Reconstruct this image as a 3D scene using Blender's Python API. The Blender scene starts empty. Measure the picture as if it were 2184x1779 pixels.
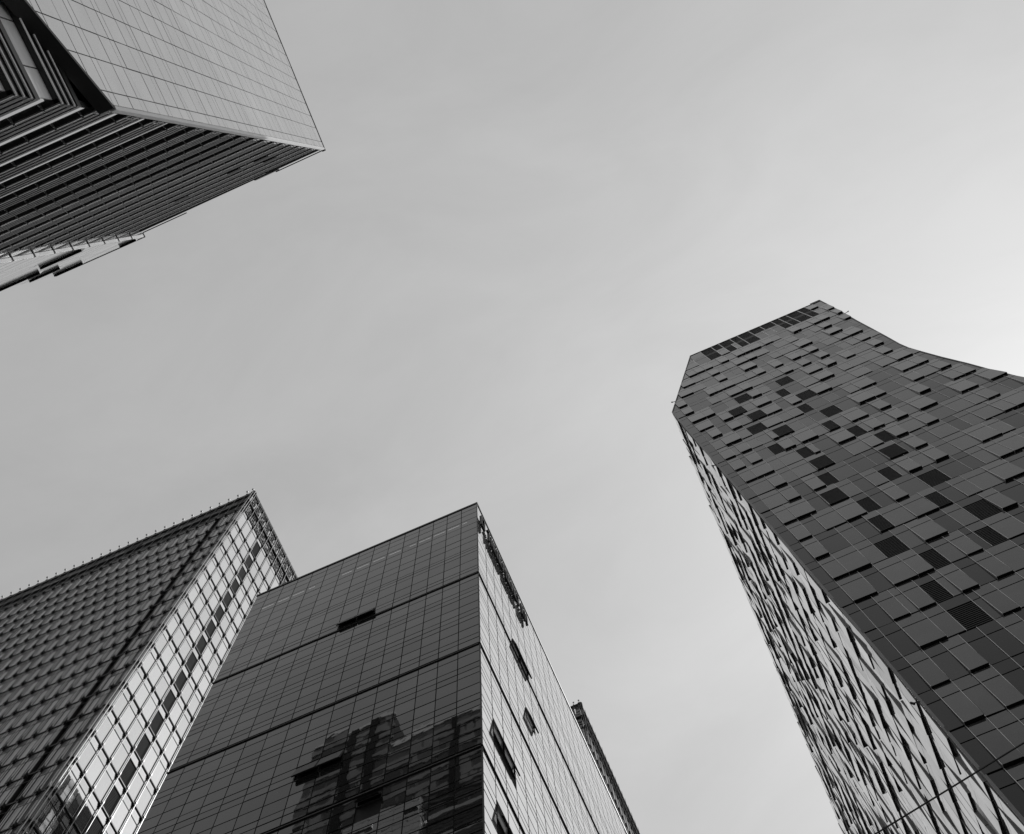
import bpy, math, random
from math import sin, cos, radians, sqrt, pi
random.seed(7)
SC = bpy.context.scene
COL = SC.collection

# ------------------------------------------------------------------ camera
EYE = 1.6                                   # eye height above the street
G = ((0.9188500173611313, -0.39153382404224796, -0.049151909691312626),
     (0.39290142588135063, 0.8961855144843083, 0.206106751876054),
     (-0.03664853524836292, -0.20869304794206667, 0.977294273289678))
from mathutils import Matrix, Vector
cam_d = bpy.data.cameras.new("camera")
cam = bpy.data.objects.new("camera", cam_d)
COL.objects.link(cam)
cam_d.sensor_width = 36.0
cam_d.lens = 2400.0 / 2184.0 * 36.0
cam_d.clip_start = 0.1
cam_d.clip_end = 8000
cam.matrix_world = Matrix(((G[0][0], -G[0][1], -G[0][2], 0),
                           (G[1][0], -G[1][1], -G[1][2], 0),
                           (G[2][0], -G[2][1], -G[2][2], EYE),
                           (0, 0, 0, 1)))
SC.camera = cam
FPX, CX, CY = 2400.0, 1092.0, 889.5


def proj(p):
    x, y, z = p[0], p[1], p[2] - EYE
    a = G[0][0] * x + G[1][0] * y + G[2][0] * z
    b = G[0][1] * x + G[1][1] * y + G[2][1] * z
    c = G[0][2] * x + G[1][2] * y + G[2][2] * z
    if c < 1:
        return None
    return CX + FPX * a / c, CY + FPX * b / c


# ------------------------------------------------------------------ world and sun
SUN_EL, SUN_AZ = radians(52.0), radians(49.0)     # azimuth from +X towards +Y
sun_dir = Vector((cos(SUN_EL) * cos(SUN_AZ), cos(SUN_EL) * sin(SUN_AZ), sin(SUN_EL)))
world = bpy.data.worlds.new("World")
SC.world = world
world.use_nodes = True
nt = world.node_tree
N, L = nt.nodes, nt.links
N.clear()


def nd(t, **kw):
    n = N.new(t)
    for k, v in kw.items():
        setattr(n, k, v)
    return n


out = nd('ShaderNodeOutputWorld')
bg = nd('ShaderNodeBackground')
bg.inputs['Strength'].default_value = 0.1
sky = nd('ShaderNodeTexSky', sky_type='NISHITA')
sky.sun_disc = False
sky.sun_elevation = SUN_EL
sky.sun_rotation = pi / 2 - SUN_AZ
sky.dust_density = 4.0
sky.air_density = 1.0
bw = nd('ShaderNodeRGBToBW')                # black and white photograph: only the sky's brightness
L.new(sky.outputs[0], bw.inputs[0])
geo = nd('ShaderNodeTexCoord')
nrm = nd('ShaderNodeVectorMath', operation='NORMALIZE')
L.new(geo.outputs['Generated'], nrm.inputs[0])
dot = nd('ShaderNodeVectorMath', operation='DOT_PRODUCT')
dot.inputs[1].default_value = sun_dir
L.new(nrm.outputs[0], dot.inputs[0])


def math_node(op, a, b=None, clamp=False):
    m = nd('ShaderNodeMath', operation=op)
    m.use_clamp = clamp
    for i, v in enumerate((a, b)):
        if v is None:
            continue
        if isinstance(v, (int, float)):
            m.inputs[i].default_value = v
        else:
            L.new(v, m.inputs[i])
    return m.outputs[0]


dpos = math_node('MAXIMUM', dot.outputs['Value'], 0.0)
aur1 = math_node('POWER', dpos, 22.0)       # thin cloud lit round the sun
aur2 = math_node('POWER', dpos, 4.5)
# high thin cloud: streaks in two scales
mp = nd('ShaderNodeMapping')
mp.inputs['Rotation'].default_value = (0.0, 0.0, radians(28))
mp.inputs['Scale'].default_value = (1.8, 3.6, 2.0)
L.new(nrm.outputs[0], mp.inputs['Vector'])
n1 = nd('ShaderNodeTexNoise')
n1.inputs['Scale'].default_value = 2.2
n1.inputs['Detail'].default_value = 7.0
n1.inputs['Roughness'].default_value = 0.6
n1.inputs['Distortion'].default_value = 0.5
L.new(mp.outputs[0], n1.inputs['Vector'])
cl = math_node('MULTIPLY_ADD', n1.outputs['Fac'], 1.4)
cl.node.inputs[2].default_value = -0.70
veil = math_node('ADD', math_node('MULTIPLY', aur1, 1.5), math_node('MULTIPLY', aur2, 2.5))
veil = math_node('ADD', veil, 3.98)
veil = math_node('ADD', veil, cl)
tot = math_node('ADD', math_node('MULTIPLY', bw.outputs[0], 0.06), veil)
L.new(tot, bg.inputs['Color'])
L.new(bg.outputs[0], out.inputs['Surface'])

sl = bpy.data.lights.new("sun", 'SUN')
sl.energy = 2.6
sl.angle = radians(0.6)
sl.color = (1, 1, 1)
so = bpy.data.objects.new("sun", sl)
COL.objects.link(so)
so.rotation_euler = (-sun_dir).to_track_quat('-Z', 'Y').to_euler()
so.location = (60, 30, 200)

SC.view_settings.view_transform = 'Standard'
SC.view_settings.look = 'None'
SC.view_settings.exposure = 0.0
SC.view_settings.gamma = 1.0
SC.render.film_transparent = False


# ------------------------------------------------------------------ materials
def mat(name, base, rough=0.5, metal=0.0, ior=1.5, spec=0.5, wob=0.0, wscale=0.6, var=0.0, vscale=0.4,
        wstretch=(1, 1, 1)):
    m = bpy.data.materials.new(name)
    m.use_nodes = True
    t = m.node_tree
    b = t.nodes['Principled BSDF']
    b.inputs['Base Color'].default_value = (base, base, base, 1)
    b.inputs['Roughness'].default_value = rough
    b.inputs['Metallic'].default_value = metal
    b.inputs['IOR'].default_value = ior
    b.inputs['Specular IOR Level'].default_value = spec
    tc = t.nodes.new('ShaderNodeTexCoord')
    if wob:
        mpn = t.nodes.new('ShaderNodeMapping')
        mpn.inputs['Scale'].default_value = wstretch
        t.links.new(tc.outputs['Object'], mpn.inputs['Vector'])
        n = t.nodes.new('ShaderNodeTexNoise')
        n.inputs['Scale'].default_value = wscale
        n.inputs['Detail'].default_value = 2.5
        t.links.new(mpn.outputs[0], n.inputs['Vector'])
        bp = t.nodes.new('ShaderNodeBump')
        bp.inputs['Strength'].default_value = 1.0
        bp.inputs['Distance'].default_value = wob
        t.links.new(n.outputs['Fac'], bp.inputs['Height'])
        t.links.new(bp.outputs[0], b.inputs['Normal'])
    if var:
        n2 = t.nodes.new('ShaderNodeTexNoise')
        n2.inputs['Scale'].default_value = vscale
        n2.inputs['Detail'].default_value = 6
        n2.inputs['Roughness'].default_value = 0.65
        t.links.new(tc.outputs['Object'], n2.inputs['Vector'])
        mr = t.nodes.new('ShaderNodeMapRange')
        mr.inputs['From Min'].default_value = 0.25
        mr.inputs['From Max'].default_value = 0.75
        mr.inputs['To Min'].default_value = base * (1 - var)
        mr.inputs['To Max'].default_value = base * (1 + var)
        t.links.new(n2.outputs['Fac'], mr.inputs['Value'])
        t.links.new(mr.outputs[0], b.inputs['Base Color'])
    return m


M = dict(
    # curtain wall glass: dark coated panes, three batches that differ slightly
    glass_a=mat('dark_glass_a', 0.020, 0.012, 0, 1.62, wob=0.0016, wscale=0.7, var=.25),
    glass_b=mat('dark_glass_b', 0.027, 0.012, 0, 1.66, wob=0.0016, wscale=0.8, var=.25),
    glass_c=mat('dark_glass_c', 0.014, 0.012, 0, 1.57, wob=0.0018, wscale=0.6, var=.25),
    dgl_a=mat('panel_glass_a', 0.024, 0.06, 0, 1.58, wob=0.003, wscale=0.5, var=.35, vscale=.7),
    dgl_b=mat('panel_glass_b', 0.042, 0.08, 0, 1.78, wob=0.003, wscale=0.5, var=.35, vscale=.7),
    dgl_d=mat('panel_glass_d', 0.034, 0.07, 0, 1.70, wob=0.003, wscale=0.5, var=.35, vscale=.7),
    dgl_c=mat('panel_glass_c', 0.012, 0.06, 0, 1.46, wob=0.003, wscale=0.5, var=.35, vscale=.7),
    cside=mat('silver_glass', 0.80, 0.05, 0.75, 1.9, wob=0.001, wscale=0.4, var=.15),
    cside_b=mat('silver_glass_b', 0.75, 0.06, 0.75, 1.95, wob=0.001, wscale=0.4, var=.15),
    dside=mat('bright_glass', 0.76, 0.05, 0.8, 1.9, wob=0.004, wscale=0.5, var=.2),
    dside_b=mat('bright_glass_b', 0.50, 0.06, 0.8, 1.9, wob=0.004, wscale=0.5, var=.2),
    ascreen=mat('screen_glass', 0.70, 0.10, 0.85, 1.7, wob=0.002, wscale=0.3, var=.10, vscale=.25),
    ascreen_b=mat('screen_glass_b', 0.74, 0.12, 0.85, 1.7, wob=0.002, wscale=0.3, var=.10, vscale=.25),
    pale=mat('pale_glazing', 0.85, 0.1, 0, 1.7, var=.06),
    blind=mat('blind_glass', 0.62, 0.12, 0, 1.6, wob=.002, var=.12),
    sashg=mat('sash_glass', 0.20, 0.10, 0, 1.6, var=.2),
    mirror=mat('mirror_glass', 0.74, 0.02, 0.95, 1.8, wob=0.004, wscale=0.35),
    mirror_b=mat('mirror_glass_b', 0.66, 0.02, 0.95, 1.8, wob=0.005, wscale=0.4),
    bleft=mat('grey_cladding', 0.26, 0.18, 0.2, 1.7, wob=0.003, wscale=0.5, var=.25),
    bleft_b=mat('grey_cladding_b', 0.33, 0.2, 0.2, 1.7, wob=0.003, wscale=0.5, var=.25),
    joint=mat('black_joint', 0.010, 0.6, spec=.2),
    black=mat('black_louvre', 0.012, 0.5, spec=.25, var=.3),
    slot=mat('black_slot', 0.006, 0.8, spec=.1),
    dark=mat('dark_metal', 0.040, 0.45, 0.3, var=.25),
    darker=mat('charcoal_metal', 0.022, 0.5, 0.2, var=.3),
    louv=mat('louvre_metal', 0.026, 0.42, 0.2, var=.3, vscale=.8),
    grey=mat('grey_metal', 0.16, 0.4, 0.4, var=.2),
    matte=mat('matte_charcoal', 0.05, 1.0, spec=0.0, var=.2),
    matte_b=mat('matte_grey', 0.26, 1.0, spec=0.0, var=.2),
    matte_c=mat('matte_pale', 0.5, 1.0, spec=0.0, var=.2),
    edge=mat('panel_edge', 0.36, 0.6, 0.0, spec=.3),
    strip=mat('polished_strip', 0.20, 0.15, 0.9),
    slate=mat('slate_metal', 0.05, 0.8, 0.0, spec=.1, var=.2),
    alu=mat('aluminium', 0.62, 0.3, 0.6, var=.1),
    white=mat('white_trim', 0.80, 0.45, 0.0, var=.06),
    rail=mat('bright_rail', 0.90, 0.25, 0.2),
    tube=mat('steel_tube', 0.70, 0.22, 0.9),
    stone=mat('grey_stone', 0.10, 0.35, 0.0, 1.6, var=.6, vscale=1.1),
    conc=mat('concrete', 0.28, 0.8, var=.25, vscale=.5),
    core=mat('building_core', 0.03, 0.8, spec=.2),
    sunlit_tip=mat('sunlit_tip_white', 0.85, 0.3),  # roof bracket tips, sunlight put into the colour
    cable=mat('cable_rubber', 0.03, 0.6),
    asphalt=mat('asphalt', 0.05, 0.9, var=.3, vscale=.3),
    paving=mat('paving', 0.22, 0.85, var=.25, vscale=.6),
    fwall=mat('tower_wall', 0.09, 0.5, var=.4, vscale=.15),
    fband=mat('tower_band', 0.24, 0.5, var=.3, vscale=.2),
    fwin=mat('tower_window', 0.012, 0.15, 0, 1.5, var=.3),
)
sm = bpy.data.materials.new('tinted_sash_glass')     # see-through tinted glass of the open sashes
sm.use_nodes = True
st_ = sm.node_tree
st_.nodes.clear()
so_ = st_.nodes.new('ShaderNodeOutputMaterial')
sx_ = st_.nodes.new('ShaderNodeMixShader')
sx_.inputs[0].default_value = 0.12
sa_ = st_.nodes.new('ShaderNodeBsdfTransparent')
sa_.inputs[0].default_value = (.58, .58, .58, 1)
sb_ = st_.nodes.new('ShaderNodeBsdfGlossy')
sb_.inputs['Roughness'].default_value = 0.05
st_.links.new(sa_.outputs[0], sx_.inputs[1])
st_.links.new(sb_.outputs[0], sx_.inputs[2])
st_.links.new(sx_.outputs[0], so_.inputs['Surface'])
M['sashg'] = sm
led = bpy.data.materials.new('lit_strip')
led.use_nodes = True
lb = led.node_tree.nodes['Principled BSDF']
lb.inputs['Base Color'].default_value = (.8, .8, .8, 1)
lb.inputs['Emission Color'].default_value = (1, 1, 1, 1)
lb.inputs['Emission Strength'].default_value = 0.32
M['led'] = led


# ------------------------------------------------------------------ geometry helpers
class MB:
    """collects shapes and links them as one mesh object"""

    def __init__(self):
        self.v, self.f, self.mi, self.mats = [], [], [], []

    def _m(self, m):
        if m not in self.mats:
            self.mats.append(m)
        return self.mats.index(m)

    def face(self, idx, m):
        self.f.append(tuple(idx))
        self.mi.append(self._m(m))

    def hexa(self, p, m, bottom=None):
        """p: 8 points, 0-3 back loop, 4-7 front loop (right-handed outward)"""
        n = len(self.v)
        self.v += [tuple(q) for q in p]
        fs = ((3, 2, 1, 0), (4, 5, 6, 7), (0, 1, 5, 4), (1, 2, 6, 5), (2, 3, 7, 6), (3, 0, 4, 7))
        for i, f in enumerate(fs):
            self.face([n + k for k in f], bottom if (bottom and i == 2) else m)

    def box(self, x0, x1, y0, y1, z0, z1, m):
        self.hexa(((x0, y1, z0), (x1, y1, z0), (x1, y1, z1), (x0, y1, z1),
                   (x0, y0, z0), (x1, y0, z0), (x1, y0, z1), (x0, y0, z1)), m)

    def tube(self, a, b, r, m, n=6):
        a, b = Vector(a), Vector(b)
        d = (b - a).normalized()
        u = d.orthogonal().normalized()
        w = d.cross(u)
        k = len(self.v)
        for p in (a, b):
            for i in range(n):
                t = 2 * pi * i / n
                self.v.append(tuple(p + (u * cos(t) + w * sin(t)) * r))
        for i in range(n):
            j = (i + 1) % n
            self.face((k + i, k + j, k + n + j, k + n + i), m)
        self.face([k + i for i in reversed(range(n))], m)
        self.face([k + n + i for i in range(n)], m)

    def ball(self, c, r, m, nu=10, nv=6):
        k = len(self.v)
        self.v.append((c[0], c[1], c[2] - r))
        for j in range(1, nv):
            a = -pi / 2 + pi * j / nv
            for i in range(nu):
                t = 2 * pi * i / nu
                self.v.append((c[0] + r * cos(a) * cos(t), c[1] + r * cos(a) * sin(t), c[2] + r * sin(a)))
        self.v.append((c[0], c[1], c[2] + r))
        e = len(self.v) - 1
        for i in range(nu):
            j = (i + 1) % nu
            self.face((k, k + 1 + j, k + 1 + i), m)
            for q in range(nv - 2):
                b = k + 1 + q * nu
                self.face((b + i, b + j, b + nu + j, b + nu + i), m)
            b = k + 1 + (nv - 2) * nu
            self.face((b + i, b + j, e), m)

    def build(self, name, parent=None, kind=None):
        me = bpy.data.meshes.new(name)
        off = Vector((0, 0, 0))
        p = parent
        while p is not None:
            off += p.location
            p = p.parent
        me.from_pydata([(a - off.x, b - off.y, c - off.z) for a, b, c in self.v], [], self.f)
        for m in self.mats:
            me.materials.append(M[m])
        for i, pl in enumerate(me.polygons):
            pl.material_index = self.mi[i]
        me.update()
        o = bpy.data.objects.new(name, me)
        COL.objects.link(o)
        if parent is not None:
            o.parent = parent
        if kind:
            o['kind'] = kind
        return o


class Frame:
    """a vertical facade plane: u along it, z up, d outwards"""

    def __init__(self, org, ud, dd):
        self.o, self.ud, self.dd = org, ud, dd
        # u x z . d
        cx = (ud[1], -ud[0])
        self.flip = (cx[0] * dd[0] + cx[1] * dd[1]) < 0

    def P(self, u, z, d):
        return (self.o[0] + self.ud[0] * u + self.dd[0] * d, self.o[1] + self.ud[1] * u + self.dd[1] * d, z + EYE)


def fbox(mb, fr, u0, u1, z0, z1, d0, d1, m, bottom=None):
    q = [(u0, z0), (u1, z0), (u1, z1), (u0, z1)]
    fpoly(mb, fr, q, lambda u, z: d1, d0, m, bottom)


def fpoly(mb, fr, poly, df, dback, m, side=None, edge=None):
    """prism: polygon (counter-clockwise in u,z) at depth df(u,z), back at dback; the lower edges may take another material"""
    if fr.flip:
        poly = poly[::-1]
    n, k = len(poly), len(mb.v)
    for u, z in poly:
        mb.v.append(fr.P(u, z, df(u, z)))
    for u, z in poly:
        mb.v.append(fr.P(u, z, dback))
    mb.face(range(k, k + n), m)
    mb.face([k + n + i for i in reversed(range(n))], m)
    for i in range(n):
        j = (i + 1) % n
        mm = m
        if side and abs(poly[i][1] - poly[j][1]) < 1e-4 and poly[i][1] < sum(q[1] for q in poly) / n:
            mm = side
        elif edge and abs(poly[i][0] - poly[j][0]) < 1e-4:
            mm = edge
        mb.face((k + i, k + n + i, k + n + j, k + j), mm)


def clip(poly, a, b, c):
    """keep a*u+b*z+c >= 0"""
    outp = []
    for i in range(len(poly)):
        p, q = poly[i], poly[(i + 1) % len(poly)]
        sp, sq = a * p[0] + b * p[1] + c, a * q[0] + b * q[1] + c
        if sp >= 0:
            outp.append(p)
        if sp * sq < 0:
            t = sp / (sp - sq)
            outp.append((p[0] + t * (q[0] - p[0]), p[1] + t * (q[1] - p[1])))
    return outp


def thing(name, label, cat, loc, group=None):
    o = bpy.data.objects.new(name, None)
    COL.objects.link(o)
    o.location = loc
    o['label'] = label
    o['category'] = cat
    if group:
        o['group'] = group
    return o


def area_in_view(fr, poly):
    pts = [proj(fr.P(u, z, 0)) for u, z in poly]
    if any(p is None for p in pts):
        return 0
    cx = sum(p[0] for p in pts) / len(pts)
    cy = sum(p[1] for p in pts) / len(pts)
    if not (-5 < cx < 2189 and -5 < cy < 1784):
        return 0
    return abs(sum(pts[i][0] * pts[(i + 1) % len(pts)][1] - pts[(i + 1) % len(pts)][0] * pts[i][1]
                   for i in range(len(pts)))) / 2


def emit(items, name, parent, restname, limit=100, seen=None):
    """items: (area, draw(mb)); the largest in view become parts, the rest one mesh"""
    items.sort(key=lambda t: -t[0])
    n = 0
    rest = MB()
    for a, draw in items:
        if a > 0 and n < limit:
            mb = MB()
            draw(mb)
            mb.build(name, parent)
            n += 1
        else:
            draw(rest)
    if rest.v:
        rest.build(restname, parent, 'stuff')


def tiltf(sig):
    a, b, c = random.gauss(0, sig), random.gauss(0, sig), random.gauss(0, .003)
    return a, b, c


# ------------------------------------------------------------------ ground
def sheet(name, x0, x1, y0, y1, z, m):
    mb = MB()
    mb.v += [(x0, y0, z), (x1, y0, z), (x1, y1, z), (x0, y1, z)]
    mb.face((0, 1, 2, 3), m)
    o = mb.build(name)
    o['kind'] = 'structure'
    return o


sheet('ground', -3000, 3000, -3000, 3000, 0.0, 'asphalt')
mb = MB()
mb.box(-300, -6.2, -2.6, 300, 0.004, 0.14, 'paving')
mb.box(6.6, 300, 6, 300, 0.004, 0.14, 'paving')
mb.box(-300, 300, -120, -5.2, 0.004, 0.14, 'paving')
mb.build('pavement')['kind'] = 'structure'

# ================================================================== C: the glass tower in the middle
CX0, CY0, CH = -10.752, 26.167, 96.0
CW, CDEP = 21.45, 49.6
tower = thing('glass_office_tower', 'dark glass tower at bottom middle with bright side wall and letters under its roof',
              'building', (CX0 - CW / 2, CY0 + CDEP / 2, 0))
mb = MB()
mb.box(CX0 - CW + .06, CX0 - .06, CY0 + .06, CY0 + CDEP, 0, CH + EYE - .3, 'joint')
core = mb.build('wall', tower)
C2 = Frame((0, CY0), (1, 0), (0, -1))            # dark face, u = x
C1 = Frame((CX0, 0), (0, 1), (1, 0))             # bright side face, u = y
C3 = Frame((CX0 - CW, 0), (0, -1), (-1, 0))      # hidden left side, seen mirrored in the lattice tower
ccols = [-10.77, -12.23, -13.58, -14.90, -16.26, -17.66, -19.12, -20.62, -22.12, -23.64, -25.16, -26.66, -28.08, -29.49, -30.9, -32.19]
ccols = ccols[::-1]
c1cols = [26.19, 27.84] + [27.84 + 1.575 * i for i in range(1, 31)]
crows = [95.82, 94.74, 93.48, 92.05, 90.57, 89.13, 87.36, 86.01, 84.36, 83.85, 83.18, 81.39, 79.82, 79.21, 78.42]
for bandz in (78.06, 65.24, 52.42):
    crows += [None] + [bandz - o for o in (0, .9, 2.4, 3.15, 3.9, 5.35, 6.65, 7.4, 8.15, 9.6, 10.9, 11.6, 12.46)]
cells = []
prev = None
for r in crows:
    if r is not None and prev is not None:
        cells.append((r, prev))
    prev = r
# open windows: (face, u0, u1, zhinge, height)
open_c2 = [(-22.12, -20.62, 79.82, 1.25), (-20.62, -19.12, 79.82, 1.25), (-22.12, -20.62, 58.38, 1.3), (-20.62, -19.12, 58.38, 1.3),
           (-17.66, -16.26, 52.0, .55)]
open_c1 = [(32.565, 34.14, 79.82, 1.3), (34.14, 35.715, 79.82, 1.3), (34.14, 35.715, 71.41, 1.4),
           (27.84, 29.415, 58.38, 1.45), (29.415, 30.99, 58.38, 1.45), (27.84, 29.415, 49.7, 1.3), (29.415, 30.99, 49.7, 1.3)]


def in_open(lst, u0, u1, z0, z1):
    """share of the cell under an open sash: returns the cell cut above the opening, or None"""
    for a, b, zh, h in lst:
        if u0 < b - .05 and u1 > a + .05 and z0 < zh - .03 and z1 > zh - h + .03:
            return True
    return False


def pane(fr, u0, u1, z0, z1, m, gap=.028, gz=.022, sig=.0016, dback=-.05):
    a, b, c = tiltf(sig)
    uc, zc = (u0 + u1) / 2, (z0 + z1) / 2

    def draw(mb_):
        fpoly(mb_, fr, [(u0 + gap, z0 + gz), (u1 - gap, z0 + gz), (u1 - gap, z1 - gz), (u0 + gap, z1 - gz)],
              lambda u, z: a * (u - uc) + b * (z - zc) + c, dback, m)
    return draw


def curtain(fr, cols, cells_, opens, mats, sig, gap=.028, gz=.048):
    items = []
    for z0, z1 in cells_:
        for i in range(len(cols) - 1):
            u0, u1 = cols[i], cols[i + 1]
            if in_open(opens, u0, u1, z0, z1):
                continue
            items.append((area_in_view(fr, [(u0, z0), (u1, z0), (u1, z1), (u0, z1)]),
                          pane(fr, u0, u1, z0, z1, random.choice(mats), gap=gap, gz=gz, sig=sig)))
    return items


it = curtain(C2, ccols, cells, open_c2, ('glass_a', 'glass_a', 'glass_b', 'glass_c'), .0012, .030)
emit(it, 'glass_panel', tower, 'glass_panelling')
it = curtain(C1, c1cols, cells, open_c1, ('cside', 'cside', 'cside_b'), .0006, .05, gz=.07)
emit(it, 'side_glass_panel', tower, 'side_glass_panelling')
lowc = [(z, z + 2.1) for z in [2.1 * i for i in range(1, 19)]]
mb = MB()
for z0, z1 in lowc:
    for i in range(len(ccols) - 1):
        pane(C2, ccols[i], ccols[i + 1], z0, z1, 'glass_a')(mb)
    for i in range(len(c1cols) - 1):
        pane(C1, c1cols[i], c1cols[i + 1], z0, z1, 'cside')(mb)
mb.build('lower_glass_panelling', tower, 'stuff')
mb = MB()
for z0, z1 in cells:
    for i in range(0, 30):
        y = CY0 + i * 1.5
        pane(C3, -(y + 1.5), -y, z0, z1, random.choice(('cside', 'glass_b', 'glass_b')), gap=.06, gz=.05, sig=.003)(mb)
mb.build('rear_glass_panelling', tower, 'stuff')
for bz in (78.06, 65.24, 52.42):                 # floor grooves that run round both faces
    mb = MB()
    fbox(mb, C2, CX0 - CW, CX0 + .07, bz + .015, bz + .10, -.05, .07, 'darker')
    fbox(mb, C1, CY0 - .07, CY0 + CDEP, bz + .015, bz + .10, -.05, .07, 'darker')
    mb.build('floor_groove', tower)
mb = MB()
mb.box(CX0 - CW - .02, CX0 + .06, CY0 - .06, CY0 + .5, CH + EYE - .17, CH + EYE + .12, 'darker')
mb.box(CX0 - .5, CX0 + .055, CY0 + .5, CY0 + CDEP, CH + EYE - .17, CH + EYE + .115, 'darker')
mb.build('roof_coping', tower)
mb = MB()
fbox(mb, C2, CX0 - .035, CX0 + .035, 0, CH - .2, -.04, .035, 'darker')
mb.build('corner_mullion', tower)
for a, b in ((-12.1, -11.68), (-13.45, -12.4), (-14.75, -13.72), (-16.1, -15.05), (-17.0, -16.42), (-18.9, -17.84),
             (-20.4, -19.3), (-21.9, -20.8), (-23.3, -22.35), (-26.4, -25.83), (-27.9, -26.85), (-29.3, -28.3), (-30.8, -29.7)):
    mb = MB()
    fbox(mb, C2, a, b, 91.44, 91.47, .006, .025, 'led')
    mb.build('light_strip', tower)


def sash(fr, u0, u1, zh, h, out_, lit):
    """top-hung window standing open: black opening, frame and tilted sash"""
    t = MB()
    fbox(t, fr, u0 + .03, u1 - .03, zh - h, zh, -.9, -.85, 'slot')
    if lit == 'sashg':                            # a pale blind hangs just inside
        fbox(t, fr, u0 + .16, u1 - .16, zh - h + .14, zh - .12, -.06, -.03, 'pale')
    fbox(t, fr, u0 + .03, u1 - .03, zh - h - .05, zh - h, -.85, .03, 'dark')
    fbox(t, fr, u0, u0 + .05, zh - h, zh, -.85, .02, 'darker')
    fbox(t, fr, u1 - .05, u1, zh - h, zh, -.85, .02, 'darker')
    w = t.build('open_window', tower)
    s = MB()

    def bar(ua, ub, ta, tb, th0, th1, m):
        # along the sash: t from hinge (0) to foot (1)
        pts = []
        for th in (th0, th1):
            for u, tt in ((ua, tb), (ub, tb), (ub, ta), (ua, ta)):
                pts.append(fr.P(u, zh - tt * h * .97, tt * out_ + th))
        if fr.flip:
            pts = pts[3::-1] + pts[7:3:-1]
        s.hexa(pts, m)
    bar(u0 + .06, u1 - .06, 0.0, 1.0, .03, .05, lit)
    bar(u0 + .03, u1 - .03, .90, 1.0, -.05, .029, 'darker')
    bar(u0 + .03, u1 - .03, .0, .08, -.05, .029, 'darker')
    bar(u0 + .03, u0 + .11, .081, .899, -.05, .029, 'darker')
    bar(u1 - .11, u1 - .03, .081, .899, -.05, .029, 'darker')
    s.build('sash', w)


for a, b, zh, h in open_c2:
    sash(C2, a, b, zh, h, .30, 'darker')
for a, b, zh, h in open_c1:
    sash(C1, a, b, zh, h, .26, 'sashg')

# raised sign under the roof edge of the bright side, seen edge-on
sign = thing('rooftop_sign', 'row of dark raised letters under the roof edge of the middle tower', 'sign',
             (CX0 + .3, 31.0, 89.0 + EYE))


def sign_letter(y, w, z, h, kind):
    s = MB()
    t = .16
    d0, d1 = .10, .30

    def st(u0, u1, z0, z1, e=0):
        fbox(s, C1, y + u0 * w, y + u1 * w, z + z0 * h, z + z1 * h, d0 - .003 * e, d1 + .003 * e, 'darker')
    a = t / w
    b = t / h
    if kind == 0:
        st(0, a, 0, 1); st(1 - a, 1, 0, 1); st(a, 1 - a, .45, .45 + b, 1)
    elif kind == 1:
        st(0, a, 0, 1); st(a, 1, 0, b, 1); st(a, 1, 1 - b, 1, 1); st(a, .8, .47, .47 + b, 1)
    elif kind == 2:
        st(0, a, 0, 1); st(1 - a, 1, 0, 1); st(a, 1 - a, 0, b, 1); st(a, 1 - a, 1 - b, 1, 1)
    elif kind == 3:
        st(.5 - a / 2, .5 + a / 2, 0, 1 - b); st(0, 1, 1 - b, 1, 1)
    else:
        st(0, a, 0, 1); st(a, 1, 1 - b, 1, 1); st(a, 1, .48, .48 + b, 1); st(1 - a, 1, .48 + b, 1 - b, 2)
    for uu in (.12, .85):
        fbox(s, C1, y + uu * w - .03, y + uu * w + .03, z + .5 * h, z + .5 * h + .06, .003, d0 - .004, 'dark')
    s.build('letter', sign)


ly = 26.45
for w, kk, gap in ((.95, 2, .75), (.75, 3, .12), (.62, 0, .12), (.62, 1, .12), (.72, 2, .12), (.62, 1, .12), (.62, 4, .12),
                   (.72, 2, .12), (.62, 1, .12), (.7, 0, .12), (.62, 1, .10), (.6, 3, .55), (.72, 1, .12), (.72, 0, .1)):
    sign_letter(ly, w * .82, 90.5, 2.3, kk)
    ly += (w + gap) * .82

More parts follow.
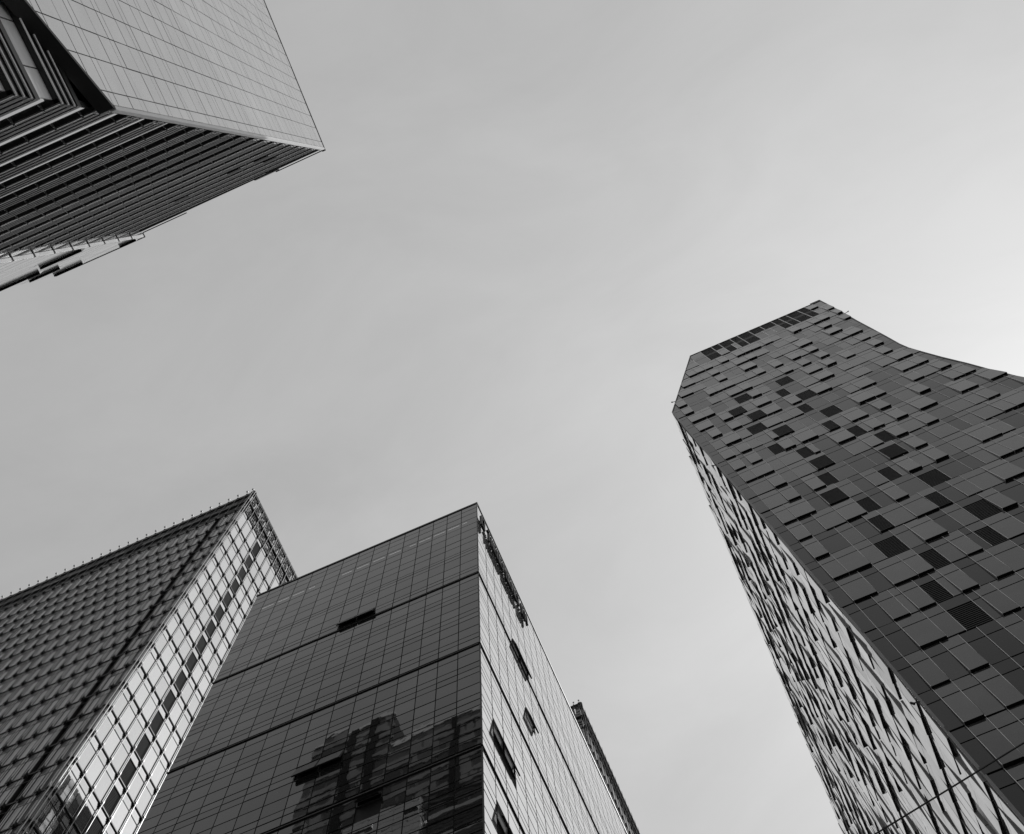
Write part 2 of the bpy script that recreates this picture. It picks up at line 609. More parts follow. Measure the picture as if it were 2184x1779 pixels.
# ================================================================== B and E: the two lattice towers
def lattice_tower(name, label, x0, y0, H, wid, dep, group, cw=1.38, ncol_r=12, zmin=56, dark_cols=(3,), left_cols=24, crown=True,
                  right_vis=lambda u: True, rmats=('mirror', 'mirror', 'mirror_b'), finm='alu', stripm='mirror', dm='darker', dm2='dark'):
    t = thing(name, label, 'building', (x0 - wid / 2, y0 + dep / 2, 0), group)
    mb = MB()
    top = H - 8.6
    mb.box(x0 - wid, x0 - .35, y0 + .35, y0 + dep, 0, top + EYE, 'core')
    mb.box(x0 - wid, x0 - .9, y0 + .9, y0 + dep, top + EYE, H - 1 + EYE, 'conc')
    mb.build('wall', t)
    R = Frame((x0, y0), (0, 1), (1, 0))
    F = Frame((x0, y0), (-1, 0), (0, -1))
    fl = []
    z = top + .9
    fl.append(z)
    z -= 5.3
    while z > zmin - 5:
        fl.append(z)
        z -= 4.19
    ucol = [0.0, .32] + [.32 + 1.2] + [1.52 + cw * i for i in range(1, ncol_r)]
    lcol = [0.0, .25] + [1.1] + [1.1 + cw * i for i in range(1, left_cols)]
    itr, itl, dk = [], [], []
    for k in range(len(fl) - 1):
        zt, zb = fl[k], fl[k + 1]
        for i in range(len(ucol) - 1):
            u0, u1 = ucol[i], ucol[i + 1]
            zl = zt - 1.15
            vis = right_vis(u0)
            for a, b, spandrel in ((zl, zt, True), (zb, zl, False)):
                if not spandrel and (i - 1) in dark_cols:
                    def drk(m_, u0=u0, u1=u1, a=a, b=b):
                        fbox(m_, R, u0 + .12, u1 - .12, a + .04, b - .04, -.3, -.13, 'black')
                        n = 14
                        for q in range(n):
                            zz = a + .15 + (b - a - .3) * q / n
                            fbox(m_, R, u0 + .12, u1 - .12, zz, zz + .12, -.12, -.02, 'slate')
                    dk.append((area_in_view(R, [(u0, a), (u1, a), (u1, b), (u0, b)]) * vis, drk))
                else:
                    itr.append((area_in_view(R, [(u0, a), (u1, a), (u1, b), (u0, b)]) * vis,
                                pane(R, u0, u1, a, b, random.choice(rmats), gap=.14, gz=.04, sig=.0018, dback=-.3)))
        for i in range(len(lcol) - 1):
            u0, u1 = lcol[i], lcol[i + 1]
            if i == 3:
                u1 = u0 + .55                     # the dark recess that runs down the left face
            zl = zt - 1.1
            itl.append((area_in_view(F, [(u0, zb), (u1, zb), (u1, zt), (u0, zt)]),
                        (lambda u0, u1, zb, zl, zt, m: lambda mb_: (pane(F, u0, u1, zb, zl, m, gap=.07, gz=.03, sig=.002, dback=-.3)(mb_),
                                                                   pane(F, u0, u1, zl, zt, m, gap=.07, gz=.03, sig=.002, dback=-.3)(mb_)))
                        (u0, u1, zb, zl, zt, random.choice(('bleft', 'bleft', 'bleft_b')))))
    emit(itr, 'window', t, 'window_glazing')
    emit(dk, 'louvre_panel', t, 'louvre_panelling')
    emit(itl, 'cladding_panel', t, 'cladding')
    # floor ledges, thin rails and brackets
    br = []
    ulen, llen = ucol[-1], lcol[-1]
    for k, z in enumerate(fl):
        m_ = MB()
        fbox(m_, R, .05, ulen, z - .09, z + .05, -.34, .085, dm)
        fbox(m_, F, -.1, llen, z - .12, z + .05, -.34, .07, dm)
        m_.build('floor_ledge', t)
        m_ = MB()
        fbox(m_, R, .0, ulen, z - 1.19, z - 1.11, -.3, .03, dm)
        fbox(m_, F, .0, llen, z - 1.16, z - 1.11, -.3, .02, dm)
        m_.build('spandrel_rail', t)
        for fr, cc in ((R, ucol), (F, lcol)):
            for i, u in enumerate(cc[1:]):
                if fr is R and not right_vis(u):
                    continue

                def dr(mb_, fr=fr, u=u, z=z):
                    if fr is F:
                        fbox(mb_, fr, u - .15, u + .15, z - .30, z + .12, -.05, .25, dm)
                        fbox(mb_, fr, u - .13, u - .04, z - .25, z + .42, .251, .31, 'grey')
                        return
                    fbox(mb_, fr, u - .11, u + .11, z - .34, z + .14, -.05, .17, dm)
                    fbox(mb_, fr, u - .21, u + .21, z - .18, z - .05, .02, .13, dm)
                    fbox(mb_, fr, u - .03, u + .03, z - .60, z - .345, .0, .10, dm)
                    fbox(mb_, fr, u - .05, u + .05, z - .05, z + .30, .171, .23, finm if fr is R else 'grey')
                br.append((area_in_view(fr, [(u - .2, z - .3), (u + .2, z - .3), (u + .2, z + .3), (u - .2, z + .3)]), dr))
    emit(br, 'bracket', t, 'brackets_far')
    # vertical fins: a bright outer tube with two dark mullions behind it
    zt, zb = H + .25, fl[-1]
    for fr, cc in ((R, ucol), (F, lcol)):
        for i, u in enumerate(cc):
            m_ = MB()
            if i > 0:
                if fr is R:
                    fbox(m_, fr, u - .045, u + .045, zb, top + .9, -.3, .012, stripm)
                    fbox(m_, fr, u - .02, u + .02, zb, zt, .171, .21, finm)
                else:
                    for du in (-.07, .30, .62):
                        fbox(m_, fr, u + du - .03, u + du + .03, zb, top + .9, -.3, .025, dm)
                    fbox(m_, fr, u - .022, u + .022, zb, zt - .4, .171, .20, 'grey')
                m_.build('vertical_fin', t)
            else:
                fbox(m_, fr, u - .03, u + .03, zb, zt - .3, .18, .24, finm)
                m_.build('corner_fin', t)
    if crown:
        c = MB()
        for fr, ln in ((R, ulen), (F, llen)):
            e = 0 if fr is R else .004
            fbox(c, fr, -.2, ln, H - .45, H - .05 + e, -.4, .1, dm)
            fbox(c, fr, -.2, ln, H - 4.35, H - 4.15 + e, -.4, .12, dm)
            fbox(c, fr, -.2, ln, H - .95, H - .9 + e, .1, .16, finm)
        c.build('crown_beam', t)
        for fr, cc in ((R, ucol), (F, lcol)):
            for i in range(1, len(cc) - 1):
                c = MB()
                u0, u1 = cc[i], cc[i + 1]
                if fr is F:
                    fbox(c, fr, u0 + .05, u1 - .05, H - 8.0, H - .5, -.32, -.20, 'bleft_b')
                for zb0, zh in ((H - 8.0, 3.5), (H - 4.1, 3.4)):
                    n = 11
                    for q in range(n):
                        zz = zb0 + zh * (q + .5) / n
                        dd = random.uniform(-.04, .04)
                        if fr is R:
                            for s_ in range(4):
                                ua = u0 + .12 + (u1 - u0 - .24) * (s_ + random.uniform(.05, .3)) / 4
                                ub = ua + (u1 - u0) / 4 * random.uniform(.35, .8)
                                fbox(c, fr, ua, ub, zz - .05 - .004 * s_, zz + .08 + dd * .5, -.32, -.05 + dd - .004 * s_, random.choice((dm2, dm, finm)))
                        else:
                            fbox(c, fr, u0 + .08, u1 - .08, zz - .06, zz + .05, -.199, -.15 + dd, random.choice(('bleft_b', 'bleft', 'grey', dm)))
                c.build('crown_screen', t)
        for i, u in enumerate(lcol[1:]):
            c = MB()
            fbox(c, F, u - .10, u + .10, H - .02, H + .10, .0, .16, dm)
            p = F.P(u, H + .22, .30)
            c.ball((p[0] + .12, p[1] - .05, p[2] + .02), .16, 'sunlit_tip')  # bracket tip as a ball, its white stands in for sun on it
            c.build('roof_bracket_tip', t)
    return t, R, F, lcol, fl


bt, BR, BF, blc, bfl = lattice_tower('lattice_office_tower', 'lattice-clad tower at lower left with a bright mirrored side and louvred crown',
                                     -43.752, 26.952, 149.0, 43, 34, 'towers clad in a lattice of brackets and fins',
                                     right_vis=lambda u: u < 14.2, left_cols=32)
et, ER, EF, elc, efl = lattice_tower('lattice_office_tower', 'slim openwork tower top peeking out behind the bright side of the middle glass tower',
                                     -16.1, 79.4, 160.0, 24, 36, 'towers clad in a lattice of brackets and fins',
                                     ncol_r=20, dark_cols=(), left_cols=8, zmin=100, rmats=('matte_c', 'matte_b', 'matte_c'), finm='matte_b', stripm='matte', dm='matte', dm2='matte_b')

# ================================================================== D: the faceted tower on the right
S = 1.835
DX, DY = 10.688, 33.160
MOD, KX = .2925 * S, 6.32 * S
FZ0, FH = 61.16, 4.0
DK = Frame((0, DY), (1, 0), (0, -1))
DL = Frame((DX, 0), (0, -1), (-1, 0))
ZC, XT, ZT = 124.8, 17.7, 148.2
sil = [(0, 24.0 * S), (24, 21.8 * S), (36, 20.6 * S), (44, 20.0 * S), (49.4, 19.54 * S), (52.4, 19.28 * S), (54.5, 19.14 * S), (57.1, 18.9 * S), (59, 18.77 * S),
       (61, 18.65 * S), (62.4, 18.68 * S), (65.1, 18.87 * S), (67.95, 19.05 * S), (71.25, 19.25 * S), (74.2, 19.48 * S),
       (77.6, 19.70 * S), (81.2, 19.9 * S)]
sil = [(a * S if a > 30 else a * S, b) for a, b in sil]


def xr(z):
    for (a, xa), (b, xb) in zip(sil, sil[1:]):
        if z <= b:
            return xa + (xb - xa) * (z - a) / (b - a)
    return sil[-1][1]


def xl(z):
    return DX if z <= ZC else DX + (XT - DX) * (z - ZC) / (ZT - ZC)


dt = thing('faceted_office_tower', 'dark tower on the right of tilted glass panels and black louvres, with slanted shoulder',
           'building', ((DX + 36) / 2, DY + 31, 0))
mb = MB()
zs = [0, ZC] + [ZT]
outl = [(DX + .06, 0), (DX + .06, ZC), (XT + .06, ZT - .3)]
outr = [(xr(z) - .06, min(z, ZT - .3)) for z in [ZT - .3] + [a for a, _ in reversed(sil) if a < ZT - .3]]
ring = outr[::-1] + outl[::-1]
n = len(ring)
for yy in (DY + .07, DY + 66):
    for x, z in ring:
        mb.v.append((x, yy, z + EYE))
mb.face(range(n), 'joint')
mb.face(reversed(range(n, 2 * n)), 'joint')
for i in range(n):
    j = (i + 1) % n
    mb.face((i, n + i, n + j, j), 'joint')
mb.build('wall', dt)

BARS = {-4: [(0, 2)], -3: [(0, 2), (4, 6)], -2: [(0, 2), (4, 6)], -1: [(2, 5), (11, 13)], 0: [(2, 4), (5, 7), (10, 12), (14, 16)], 1: [(0, 3), (5, 10), (14, 16)],
        2: [(0, 5), (12, 15), (22, 24)], 3: [(0, 2), (9, 11), (14, 19)], 4: [(0, 2), (7, 11), (14, 16), (29, 31)],
        5: [(0, 5), (7, 10), (19, 21), (23, 25), (30, 33)], 6: [(3, 5), (7, 10), (19, 21), (23, 25), (37, 39)],
        7: [(3, 5), (10, 13), (19, 21), (23, 25), (28, 30), (38, 40)], 8: [(0, 5), (11, 13), (16, 19), (22, 24), (26, 28), (30, 33), (37, 40)],
        9: [(0, 2), (3, 5), (9, 11), (12, 15), (17, 19), (21, 24), (26, 28), (33, 35), (39, 43)], 10: [(0, 2), (3, 5), (9, 13), (25, 30), (35, 37), (40, 42)],
        11: [(2, 5), (10, 13), (28, 31), (36, 41)], 12: [(1, 3), (5, 7), (10, 15), (17, 19), (22, 25), (38, 41)],
        13: [(0, 3), (5, 10), (12, 15), (25, 28), (38, 40)], 14: [(0, 5), (12, 15), (25, 28), (29, 31), (33, 35), (39, 41)],
        15: [(0, 2), (10, 15), (22, 24), (26, 28), (30, 32), (39, 41)], 16: [(0, 2), (7, 13), (18, 20), (22, 24), (26, 28), (30, 32), (37, 42)],
        17: [(2, 5), (11, 13), (17, 20), (30, 33), (37, 40)], 18: [(4, 7), (11, 13), (17, 22), (38, 40)],
        19: [(7, 13), (15, 17), (19, 25), (26, 28), (33, 35), (38, 42)]}
LOUV = {-1: [(7, 10)], 0: [(7, 9)], 1: [(10, 12), (17, 19)], 2: [(7, 10), (19, 22)], 3: [(9, 11), (17, 19)], 4: [(10, 12), (19, 22)],
        5: [(7, 10), (16, 18)], 6: [(9, 11), (19, 22)], 7: [(10, 13), (21, 23)], 8: [(10, 12), (19, 21)], 9: [(7, 9), (17, 19)],
        10: [(10, 13), (19, 22)], 11: [(7, 10), (17, 19)], 12: [(9, 12), (19, 22)], 13: [(7, 10), (17, 19)], 14: [(10, 13), (19, 22)],
        20: [(14, 17), (19, 21), (22, 24), (24, 27), (33, 35), (35, 37), (37, 40), (40, 42)],
        21: [(14, 17), (17, 19), (19, 22), (22, 24), (24, 27), (27, 30), (30, 33), (33, 35), (35, 37), (37, 40), (40, 42)]}
KEND = 54


def split(a, b):
    """cut a stretch of modules into widths of two and three"""
    o = []
    while b - a > 0:
        w = b - a
        if w <= 3:
            s = w
        elif w == 4:
            s = 2
        else:
            s = random.choice((2, 3, 3, 2))
        o.append((a, a + s))
        a += s
    return o


items, litems = [], []
fins = MB()
for f in range(-12, 22):
    z0 = FZ0 + FH * f
    z1 = z0 + FH
    if z0 > ZT - 1:
        continue
    z1 = min(z1, ZT)
    louv = LOUV.get(f, [])
    bars = BARS.get(f, [])
    segs = []
    nb_ = []
    for a, b in bars:                               # a louvre keeps its own width: bars stop at its edge or take it whole
        for c, d in louv:
            if a < d and b > c and not (a <= c and b >= d):
                ov = min(b, d) - max(a, c)
                if ov * 2 > d - c:
                    a, b = min(a, c), max(b, d)
                elif a < c:
                    b = c
                else:
                    a = d
        if b > a:
            nb_.append((a, b))
    bars = nb_
    cuts = set()
    for a, b in louv + bars:
        cuts.add(a); cuts.add(b)
    state = {}
    for a, b in bars:
        for k in range(a, b):
            state[k] = 'out'
    lset = {}
    for a, b in louv:
        for k in range(a, b):
            lset[k] = True
    pts = sorted(c for c in cuts if 0 <= c <= KEND)
    if not pts or pts[0] != 0:
        pts = [0] + pts
    if pts[-1] != KEND:
        pts.append(KEND)
    known = f in BARS or f in LOUV
    for a, b in zip(pts, pts[1:]):
        for c, d in split(a, b):
            o = state.get(c) == 'out'
            if not o and not lset.get(c) and (not known or c >= 42 or (f < 4 and c > 20) or (f < 7 and c > 30)):
                o = random.random() < .36
            segs.append((c, d, o, bool(lset.get(c))))
    segs.insert(0, (-1.72, 0, False, False))
    for c, d, o, lo in segs:
        u0, u1 = KX + MOD * c, KX + MOD * d
        top_d, bot_d = (.015, random.uniform(.14, .20)) if o else ((random.uniform(0, .02), random.uniform(.03, .085)) if random.random() < .45 else (random.uniform(-.01, .02), random.uniform(-.012, .012)))
        skew = random.gauss(0, .007)
        if lo:
            top_d, bot_d, skew = (.05, .14, 0) if o else (.015, .015, 0)
        uc = (u0 + u1) / 2
        dfun = (lambda top_d, bot_d, z0, z1, skew, uc: lambda u, z: bot_d + (top_d - bot_d) * (z - z0) / (z1 - z0) + skew * (u - uc))(top_d, bot_d, z0, z1, skew, uc)
        m = random.choice(('dgl_b', 'dgl_b', 'dgl_d')) if (o or bot_d > .03) else random.choice(('dgl_a', 'dgl_c', 'dgl_c', 'dgl_c', 'dgl_d'))  # tilted panels get paler glass: extra sky reflection put into the material
        if c < 0:
            m = 'dgl_c'
        polys = []
        zsp = z0 + 2.82
        for a, b in ((z0, zsp), (zsp, z1)):
            if b - a < .1:
                continue
            p = [(u0 + .034, a + .05), (u1 - .034, a + .05), (u1 - .034, b - .045), (u0 + .034, b - .045)]
            # left shoulder and right waist
            if b > ZC:
                kx = (XT - DX) / (ZT - ZC)
                p = clip(p, 1, -kx, -DX + kx * ZC)
            xa, xb = xr(a), xr(b)
            kx = (xb - xa) / (b - a)
            p = clip(p, -1, kx, xa - kx * a) if p else p
            if len(p) >= 3:
                polys.append((p, a))
        if not polys:
            continue
        ar = sum(area_in_view(DK, p) for p, _ in polys)

        def draw(mb_, polys=polys, dfun=dfun, m=m, lo=lo, z0=z0, u0=u0, u1=u1, uc=uc, f=f):
            for p, a in polys:
                if lo and (a == z0 or f >= 20):
                    fpoly(mb_, DK, p, lambda u, z: max(dfun(u, z) - .10, -.05), -.06, 'slot')
                    us = [q[0] for q in p]
                    zz = [q[1] for q in p]
                    ua, ub = min(us) + .03, max(us) - .03
                    nn = 13
                    for q in range(nn):
                        zq = min(zz) + (max(zz) - min(zz)) * (q + .3) / nn
                        dd = dfun(uc, zq)
                        fbox(mb_, DK, ua, ub, zq, zq + .09, dd - .1, dd - .01, 'black')
                    fbox(mb_, DK, ua - .03, ua, min(zz), max(zz), -.06, max(.0, dfun(uc, min(zz))) + .002, 'darker')
                else:
                    fpoly(mb_, DK, p, dfun, -.06, m, 'slot')
        (litems if lo else items).append((ar, draw))
        if c >= 0 and u0 < xr(z0) - .3 and u0 > xl(z1) + .2 and u0 < xr(z1) - .2:
            bd = max(bot_d, .0)
            fw = .013 if f < 20 else .04
            fpoly(fins, DK, [(u0 - fw, z0 + .03), (u0 + fw, z0 + .03), (u0 + fw, z1 - .03), (u0 - fw, z1 - .03)],
                  (lambda bd, td, z0: lambda u, z: bd + (td - bd) * (z - z0) / FH + .022)(bd, max(top_d, 0), z0), -.05, 'alu' if f < 20 else 'white')
emit(items, 'facade_panel', dt, 'facade_panelling')
emit(litems, 'louvre_panel', dt, 'louvre_panelling')
fins.build('mullion_trim', dt, 'stuff')
mb = MB()
fpoly(mb, DK, [(DX - .05, 5), (DX + .10, 5), (DX + .10, ZC), (DX - .05, ZC)], lambda u, z: .05, -.05, 'grey')
kx = (XT - DX) / (ZT - ZC)
fpoly(mb, DK, [(DX - .05, ZC), (DX + .10, ZC), (XT + .15, ZT), (XT, ZT)], lambda u, z: .051, -.05, 'darker')
mb.build('corner_trim', dt)
mb = MB()
for (a, xa), (b, xb) in zip(sil, sil[1:]):
    if a >= ZT:
        break
    bb = min(b, ZT)
    xbb = xr(bb)
    fpoly(mb, DK, [(xa - .12, a), (xa + .03, a), (xbb + .03, bb), (xbb - .12, bb)], lambda u, z: .03, -.5, 'dark')
fbox(mb, DK, XT, xr(ZT), ZT - .05, ZT + .12, -.6, .06, 'darker')
fbox(mb, DK, xr(ZT) - 1.3, xr(ZT) + .03, ZT + .12, ZT + .7, -.5, .05, 'darker')
mb.build('edge_coping', dt)
# left face: tilted bay panels seen at a grazing angle
items = []
for f in range(-14, 16):
    z0 = FZ0 + FH * f
    z1 = min(z0 + FH, ZC + .6)
    k = 0
    for c, d in [(k_, k_ + w_) for k_, w_ in zip(range(0, 116, 2), [2] * 58)]:
        u0, u1 = -(DY + .25 + MOD * d), -(DY + .25 + MOD * c)
        y_ = -u1
        o = random.random()
        if o < .60:
            bot, top = random.uniform(.11, .19), random.uniform(.0, .03)
        elif o < .74:
            bot, top = random.uniform(.09, .15), random.uniform(.07, .14)
        else:
            bot, top = random.uniform(-.02, .03), random.uniform(-.02, .06)
        sk = random.gauss(0, .022)
        uc = (u0 + u1) / 2
        df = (lambda bot, top, z0, z1, sk, uc: lambda u, z: bot + (top - bot) * (z - z0) / (z1 - z0) + sk * (u - uc))(bot, top, z0, z1, sk, uc)
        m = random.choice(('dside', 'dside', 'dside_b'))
        p1 = [(u0 + .02, z0 + .03), (u1 - .02, z0 + .03), (u1 - .02, z0 + 2.8), (u0 + .02, z0 + 2.8)]
        p2 = [(u0 + .02, z0 + 2.84), (u1 - .02, z0 + 2.84), (u1 - .02, z1 - .02), (u0 + .02, z1 - .02)]

        def draw(mb_, p1=p1, p2=p2, df=df, m=m):
            fpoly(mb_, DL, p1, df, -.06, m, 'darker', 'edge')
            fpoly(mb_, DL, p2, df, -.06, m, None, 'edge')
        items.append((area_in_view(DL, [(u0, z0), (u1, z0), (u1, z1), (u0, z1)]), draw))
emit(items, 'bay_panel', dt, 'bay_panelling')
for px, pz, fr in ((19.49 * S, 74.2 * S, 'r'), (DX, ZC + 4, 'l'), (DX, 55.0 * S, 'l'), (DX, 28.6 * S, 'l')):
    mb = MB()
    s_ = 1 if fr == 'r' else -1
    if fr == 'l' and pz > ZC:
        px = xl(pz)
    mb.tube((px, DY - .02, pz + EYE), (px + s_ * .42, DY - .1, pz + EYE), .035, 'darker')
    mb.tube((px + s_ * .36, DY - .1, pz + EYE - .12), (px + s_ * .48, DY - .1, pz + EYE + .1), .07, 'darker', 8)
    mb.build('facade_lamp', dt)

# ================================================================== A: the louvred tower at upper left
AX, AY = -11.602, -7.972
at = thing('louvred_office_tower', 'tower at upper left with dark louvre bands and a pale diagonally cut glass screen', 'building',
           (-27, -20, 0))
AL = Frame((0, AY), (-1, 0), (0, 1))               # louvre face, u = -x
AS = Frame((AX, 0), (0, -1), (1, 0))               # screen face, u = -y
AG = Frame((-12.2, 0), (0, -1), (1, 0))            # louvre face under the screen, u = -y


def atop(u):                                       # roof line of the screen
    return 110.2 + (u - 7.98) * .35


def ltop(u):                                       # roof line of the louvre face
    return 110.0 + (u - 12.2) * .19


mb = MB()
mb.box(-41.7, -12.62, -40, AY - .42, 0, 109.5 + EYE, 'core')
mb.box(-12.62, AX - .3, -40, AY - .42, 66 + EYE, 109.5 + EYE, 'core')
mb.build('wall', at)
# screen panels
frows = [0.0, .68, 2.62, 4.1]
items = []
ucols = [7.9, 8.47, 9.86, 11.08, 12.31, 13.57] + [13.57 + 1.24 * i for i in range(1, 22)]
for f in range(-3, 21):
    for r in range(3):
        z0, z1 = 45.75 + 4.1 * f + frows[r], 45.75 + 4.1 * f + frows[r + 1]
        for i in range(len(ucols) - 1):
            u0, u1 = ucols[i], ucols[i + 1]
            p = [(u0 + .024, z0 + .03), (u1 - .024, z0 + .03), (u1 - .024, z1 - .03), (u0 + .024, z1 - .03)]
            p = clip(p, 1.25, 1, -(45.72 + 1.25 * 7.9))        # diagonal foot
            p = clip(p, .35, -1, 110.2 - .35 * 7.98) if p else p
            if len(p) < 3:
                continue
            a, b, c = tiltf(.0010)
            uc, zc = (u0 + u1) / 2, (z0 + z1) / 2
            m = random.choice(('ascreen', 'ascreen', 'ascreen_b'))
            items.append((area_in_view(AS, p),
                          (lambda p, a, b, c, uc, zc, m: lambda mb_: fpoly(mb_, AS, p, lambda u, z: a * (u - uc) + b * (z - zc) + c, -.05, m))(p, a, b, c, uc, zc, m)))
emit(items, 'screen_panel', at, 'screen_panelling')
mb = MB()
bk = [(7.9, 45.72), (7.9, 110.0), (40, 110.0 + 32 * .35), (40, 5.6)]
bk = [(40, 5.6), (40, 121.2), (7.9, 110.1), (7.9, 45.74)]
fpoly(mb, AS, bk[::-1], lambda u, z: -.055, -.20, 'dark')
mb.build('screen_backing', at)
mb = MB()
fbox(mb, AS, 7.72, 7.89, 45.75, 110.2, -.22, .02, 'white')
mb.build('edge_trim', at)
mb = MB()
fpoly(mb, AS, [(7.6, 110.0), (40, 121.3), (40, 121.6), (7.6, 110.3)][::1], lambda u, z: .03, -.3, 'darker')
mb.build('roof_coping', at)
mb = MB()                                           # dark fascia and soffit under the diagonal foot
k = 45.72 + 1.25 * 7.9
fpoly(mb, AS, [(7.78, k - 1.25 * 7.78 - .02), (7.78, k - 1.25 * 7.78 - .30), (40, k - 50 - .30), (40, k - 50 - .02)][::-1], lambda u, z: .0, -.62, 'darker')
mb.build('diagonal_soffit', at)
mb = MB()                                           # stone return between screen and louvres
fbox(mb, AL, 11.83, 12.38, 46.4, 109.8, -.35, -.10, 'stone')
fbox(mb, AL, 12.16, 12.24, 47.5, 109.8, -.099, -.04, 'grey')
mb.build('corner_return', at)
mb = MB()
fbox(mb, AG, 8.19, 40, 5, 44.5, -.30, -.22, 'pale')
fbox(mb, AL, 12.45, 32.0, 20, 110.4, -.42, -.195, 'ascreen')
for i in range(34):
    u = 9.3 + 1.7 * i
    if u < 39:
        fbox(mb, AG, u, u + .04, 5, 44.5, -.219, -.20, 'dark')
mb.build('recessed_glazing', at)
u_l = 32.0
abr = []
for f in range(-2, 19):
    z = 37.46 + 4.1 * f
    if z + 2.2 > 115:
        continue
    u0, u1 = 12.25, u_l + random.uniform(-.1, .1)
    bt_ = MB()
    zt_ = z + 2.22
    if zt_ > 112.6:
        zt_ = 112.6
    wrap = z < 42.0
    # fascia made of blades: three thick ones and fine ones between
    fbox(bt_, AL, u0, u1, z, zt_, -.194, -.052, 'darker')
    for zz, hh, dd, mm in ((.09, .16, .0, 'louv'), (.28, .22, -.02, 'louv'), (.60, .14, .0, 'dark'), (.84, .26, -.02, 'louv'), (1.24, .14, .0, 'dark'),
                           (1.48, .28, -.02, 'louv'), (1.86, .32, .0, 'louv')):
        if z + zz + hh < zt_:
            fbox(bt_, AL, u0, u1, z + zz, z + zz + hh, -.049, dd, mm)
    if wrap:
        fbox(bt_, AG, 7.985, 40, z, zt_, -.218, -.05, 'darker')
        for zz, hh, dd in ((.02, .3, .0), (.62, .3, .0), (1.26, .3, .0), (1.7, .4, .02)):
            fbox(bt_, AG, 7.96, 40, z + zz, z + zz + hh, -.049, dd, 'louv')
    lb_ = bt_.build('louvre_band', at)
    tb = MB()
    fbox(tb, AL, u0 + .01, u1 - .01, z - .02, z + .075, -.04, .012, 'strip')
    if wrap:
        for zz in (-.02, .6, 1.25):
            tb.tube(AG.P(7.93, z + zz, .05), AG.P(40, z + zz, .05), .038, 'rail')
    tb.build('rail', lb_)
    u = u0 + .62
    while u < u1:
        def dbr(bb, u=u, z=z):
            fbox(bb, AL, u - .02, u + .02, z - .22, z - .022, -.19, -.05, 'grey')
            bb.tube(AL.P(u + .02, z - .30, -.18), AL.P(u, z - .04, -.02), .022, 'alu', 5)
            fbox(bb, AL, u - .03, u + .03, z - .06, z + .03, .013, .05, 'dark')
        abr.append((area_in_view(AL, [(u - .1, z - .3), (u + .1, z - .3), (u + .1, z), (u - .1, z)]), dbr))
        u += 1.172
    if wrap:
        wt = MB()  # added mirror strip, shows sky where the recessed glazing cannot
        fbox(wt, AL, u0 + .05, u1, z + 2.284, z + 2.80, -.10, -.03, 'mirror')
        wt.build('sky_mirror_strip', lb_)
        continue
    sb = MB()                                       # short white posts at the end of each band
    for j, uu in enumerate((12.42, 12.28, 12.14)):
        fbox(sb, AL, uu - .022, uu + .022, z - .02 + .55 * j, z + .95 + .55 * j, .0, .035, 'white')
    fbox(sb, AL, 12.162, 12.398, z + 1.05, z + 1.10, .0, .03, 'white')
    sb.build('end_post', lb_)
    gh_ = {36: .55, 40: .55, 44: .48, 48: .36, 52: .24, 56: .12}.get(int(z - 37.46 + .3) // 4 * 4 + 36, 0)
    if gh_:
        wt = MB()                                   # mirror strip added above the lower bands for a bright sky reflection
        fbox(wt, AL, u0 + .05, u1, z + 2.284, z + 2.284 + gh_, -.10, -.03, 'mirror')
        wt.build('sky_mirror_strip', lb_)
    wt = MB()                                       # pale sill strip under the glazing
    fbox(wt, AL, u0 + .2, u1, z + 2.223, z + 2.28, -.194, -.10, 'white')
    wt.build('sill', lb_)
emit(abr, 'bracket', at, 'brackets_far')
for u0, u1, z in ((14.51, 15.66, 94.3), (14.52, 15.6, 98.4), (16.99, 18.05, 94.3), (22.82, 23.9, 97.9)):
    mb = MB()
    fbox(mb, AL, u0, u1, z, z + 1.1, -.05, .045, 'slot')
    mb.build('vent', at)
mb = MB()
p = [(12.2, 110.25), (16.6, 111.0), (16.6, 111.2), (12.2, 110.45)]
fpoly(mb, AL, p, lambda u, z: .1, -.3, 'darker')
p = [(16.6, 111.0), (19.2, 111.5), (19.2, 112.3), (16.6, 111.8)]
fpoly(mb, AL, p, lambda u, z: .16, -.3, 'darker')
p = [(19.2, 111.4), (32, 113.6), (32, 113.75), (19.2, 111.6)]
fpoly(mb, AL, p, lambda u, z: .1, -.3, 'darker')
mb.build('parapet', at)
mb = MB()
mb.tube(AL.P(12.0, 111.0, .2), AL.P(17, 111.9, .2), .05, 'darker')
mb.tube(AL.P(27, 113.6, .2), AL.P(32, 114.3, .2), .05, 'darker')
mb.build('roof_rail', at)
# left wing: a pale glass block standing proud of the louvres
WY = -7.33
AW = Frame((0, WY), (-1, 0), (0, 1))
WR = Frame((-32.0, 0), (0, -1), (1, 0))
items = []
wz = [20 + 4.1 * i for i in range(0, 24)]
mb = MB()
mb.box(-41.75, -32.06, -39, WY - .06, 0, 114.2 + EYE, 'dark')
mb.build('wing_wall', at)
wopen = [(32.05, 35.9, 95.6), (37.6, 40.7, 110.8), (37.5, 40.6, 104.3), (37.5, 41.7, 99.4), (32.05, 33.8, 111.2)]
for i in range(24):
    z0 = 114.15 - 4.1 * (i + 1)
    for a, b in ((0, 2.0), (2.0, 3.2), (3.2, 4.1)):
        for u0, u1 in ((32.02, 35.2), (35.2, 38.4), (38.4, 41.74)):
            items.append((area_in_view(AW, [(u0, z0 + a), (u1, z0 + a), (u1, z0 + b), (u0, z0 + b)]),
                          pane(AW, u0, u1, z0 + a, z0 + b, random.choice(('ascreen', 'ascreen_b')), gap=.012, gz=.05, sig=.0012)))
emit(items, 'wing_panel', at, 'wing_panelling')
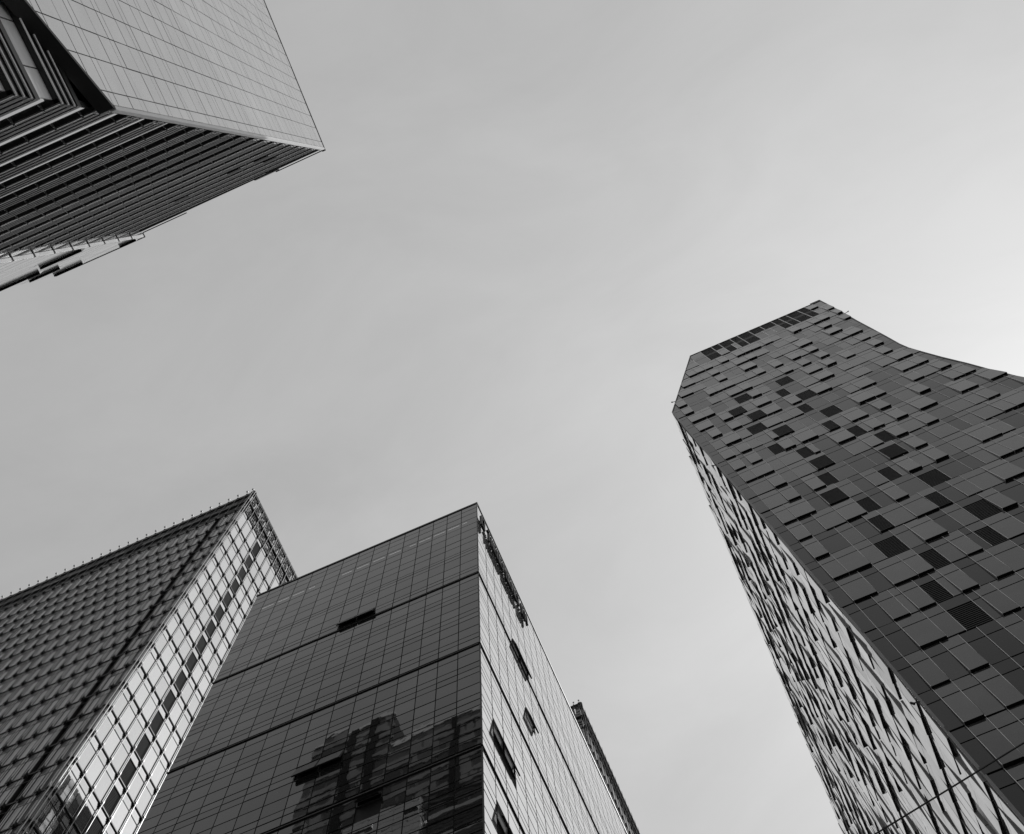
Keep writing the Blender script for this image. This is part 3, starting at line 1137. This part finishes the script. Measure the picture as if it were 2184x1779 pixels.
for i in range(11):
    z0 = 114.15 - 4.1 * (i + 1)
    mb = MB()
    fbox(mb, WR, 7.36, 7.62, z0 + .12, z0 + 4.05, -.05, .0, 'white')
    fbox(mb, WR, 7.66, 8.2, z0 + .12, z0 + 4.05, -.05, -.01, 'ascreen')
    fbox(mb, WR, 7.33, 8.2, z0 - .05, z0 + .10, -.05, .05, 'darker')
    mb.build('return_panel', at)
for u0, u1, z in wopen:
    mb = MB()
    fpoly(mb, AW, [(u0, z), (u1, z), (u1, z + 1.1), (u0, z + 1.1)], lambda uu, zz: .22 * (z + 1.1 - zz) / 1.1 + .02, .012, 'ascreen', 'slot')
    mb.build('open_window', at)
mb = MB()
fbox(mb, AW, 31.95, 41.8, 114.2, 114.35, -.4, .05, 'darker')
mb.build('wing_coping', at)

# ================================================================== F: tower behind, seen only as a reflection in the middle tower
ft = thing('banded_office_tower', 'stepped dark banded tower, mirrored in lower panes of the middle glass tower', 'building', (-56, -52, 0))
FF = Frame((0, -40), (-1, 0), (0, 1))
for nm, u0, u1, top in (('tall_block', 57.2, 75.2, 213), ('low_block', 30, 57.19, 200)):
    mb = MB()
    mb.box(-u1, -u0, -64, -40, 0, top + EYE, 'fwall')
    bl = mb.build(nm, ft)
    mb = MB()
    fbox(mb, FF, u0, u1, top - .3, top + .6, -.3, .25, 'white')
    mb.build('roof_coping', bl)
    for i in range(30):
        z = top - 4 - 4.2 * i
        mb = MB()
        fbox(mb, FF, u0, u1, z, z + 1.3, .003, .25, 'fband')
        mb.build('floor_band', bl)
        if i % 1 == 0:
            mb = MB()
            u = u0 + .5
            while u < u1 - 1.6:
                w = random.choice((1.2, 2.4, 2.4, 3.6))
                if random.random() < .8:
                    fbox(mb, FF, u, min(u + w, u1 - .3), z + 1.4, z + 4.0, .003, .10, random.choice(('fwin', 'fwin', 'fband')))
                u += w + .5
            mb.build('window_band', bl)
    mb = MB()
    for uu in ((u0 + u1) / 2 - 1.2, u0 + 3):
        fbox(mb, FF, uu, uu + 1.6, 60, top - .5, .02, .6, 'slot')
    mb.build('pier', bl)

# ================================================================== cable across the lower right corner
cb = MB()
pts = []
for i in range(41):
    t = (i - 20) / 20.0
    x = 1.58 + 24 * t
    y = 5.84 - .196 * (x - 1.58) + .0
    z = 7.97 + .9 * t * t + EYE
    pts.append((x, y, z))
for a, b in zip(pts, pts[1:]):
    cb.tube(a, b, .0075, 'cable', 6)
c_ = cb.build('overhead_cable')
c_['label'] = 'thin black cable sagging across the lower right corner in front of the faceted tower'
c_['category'] = 'cable'
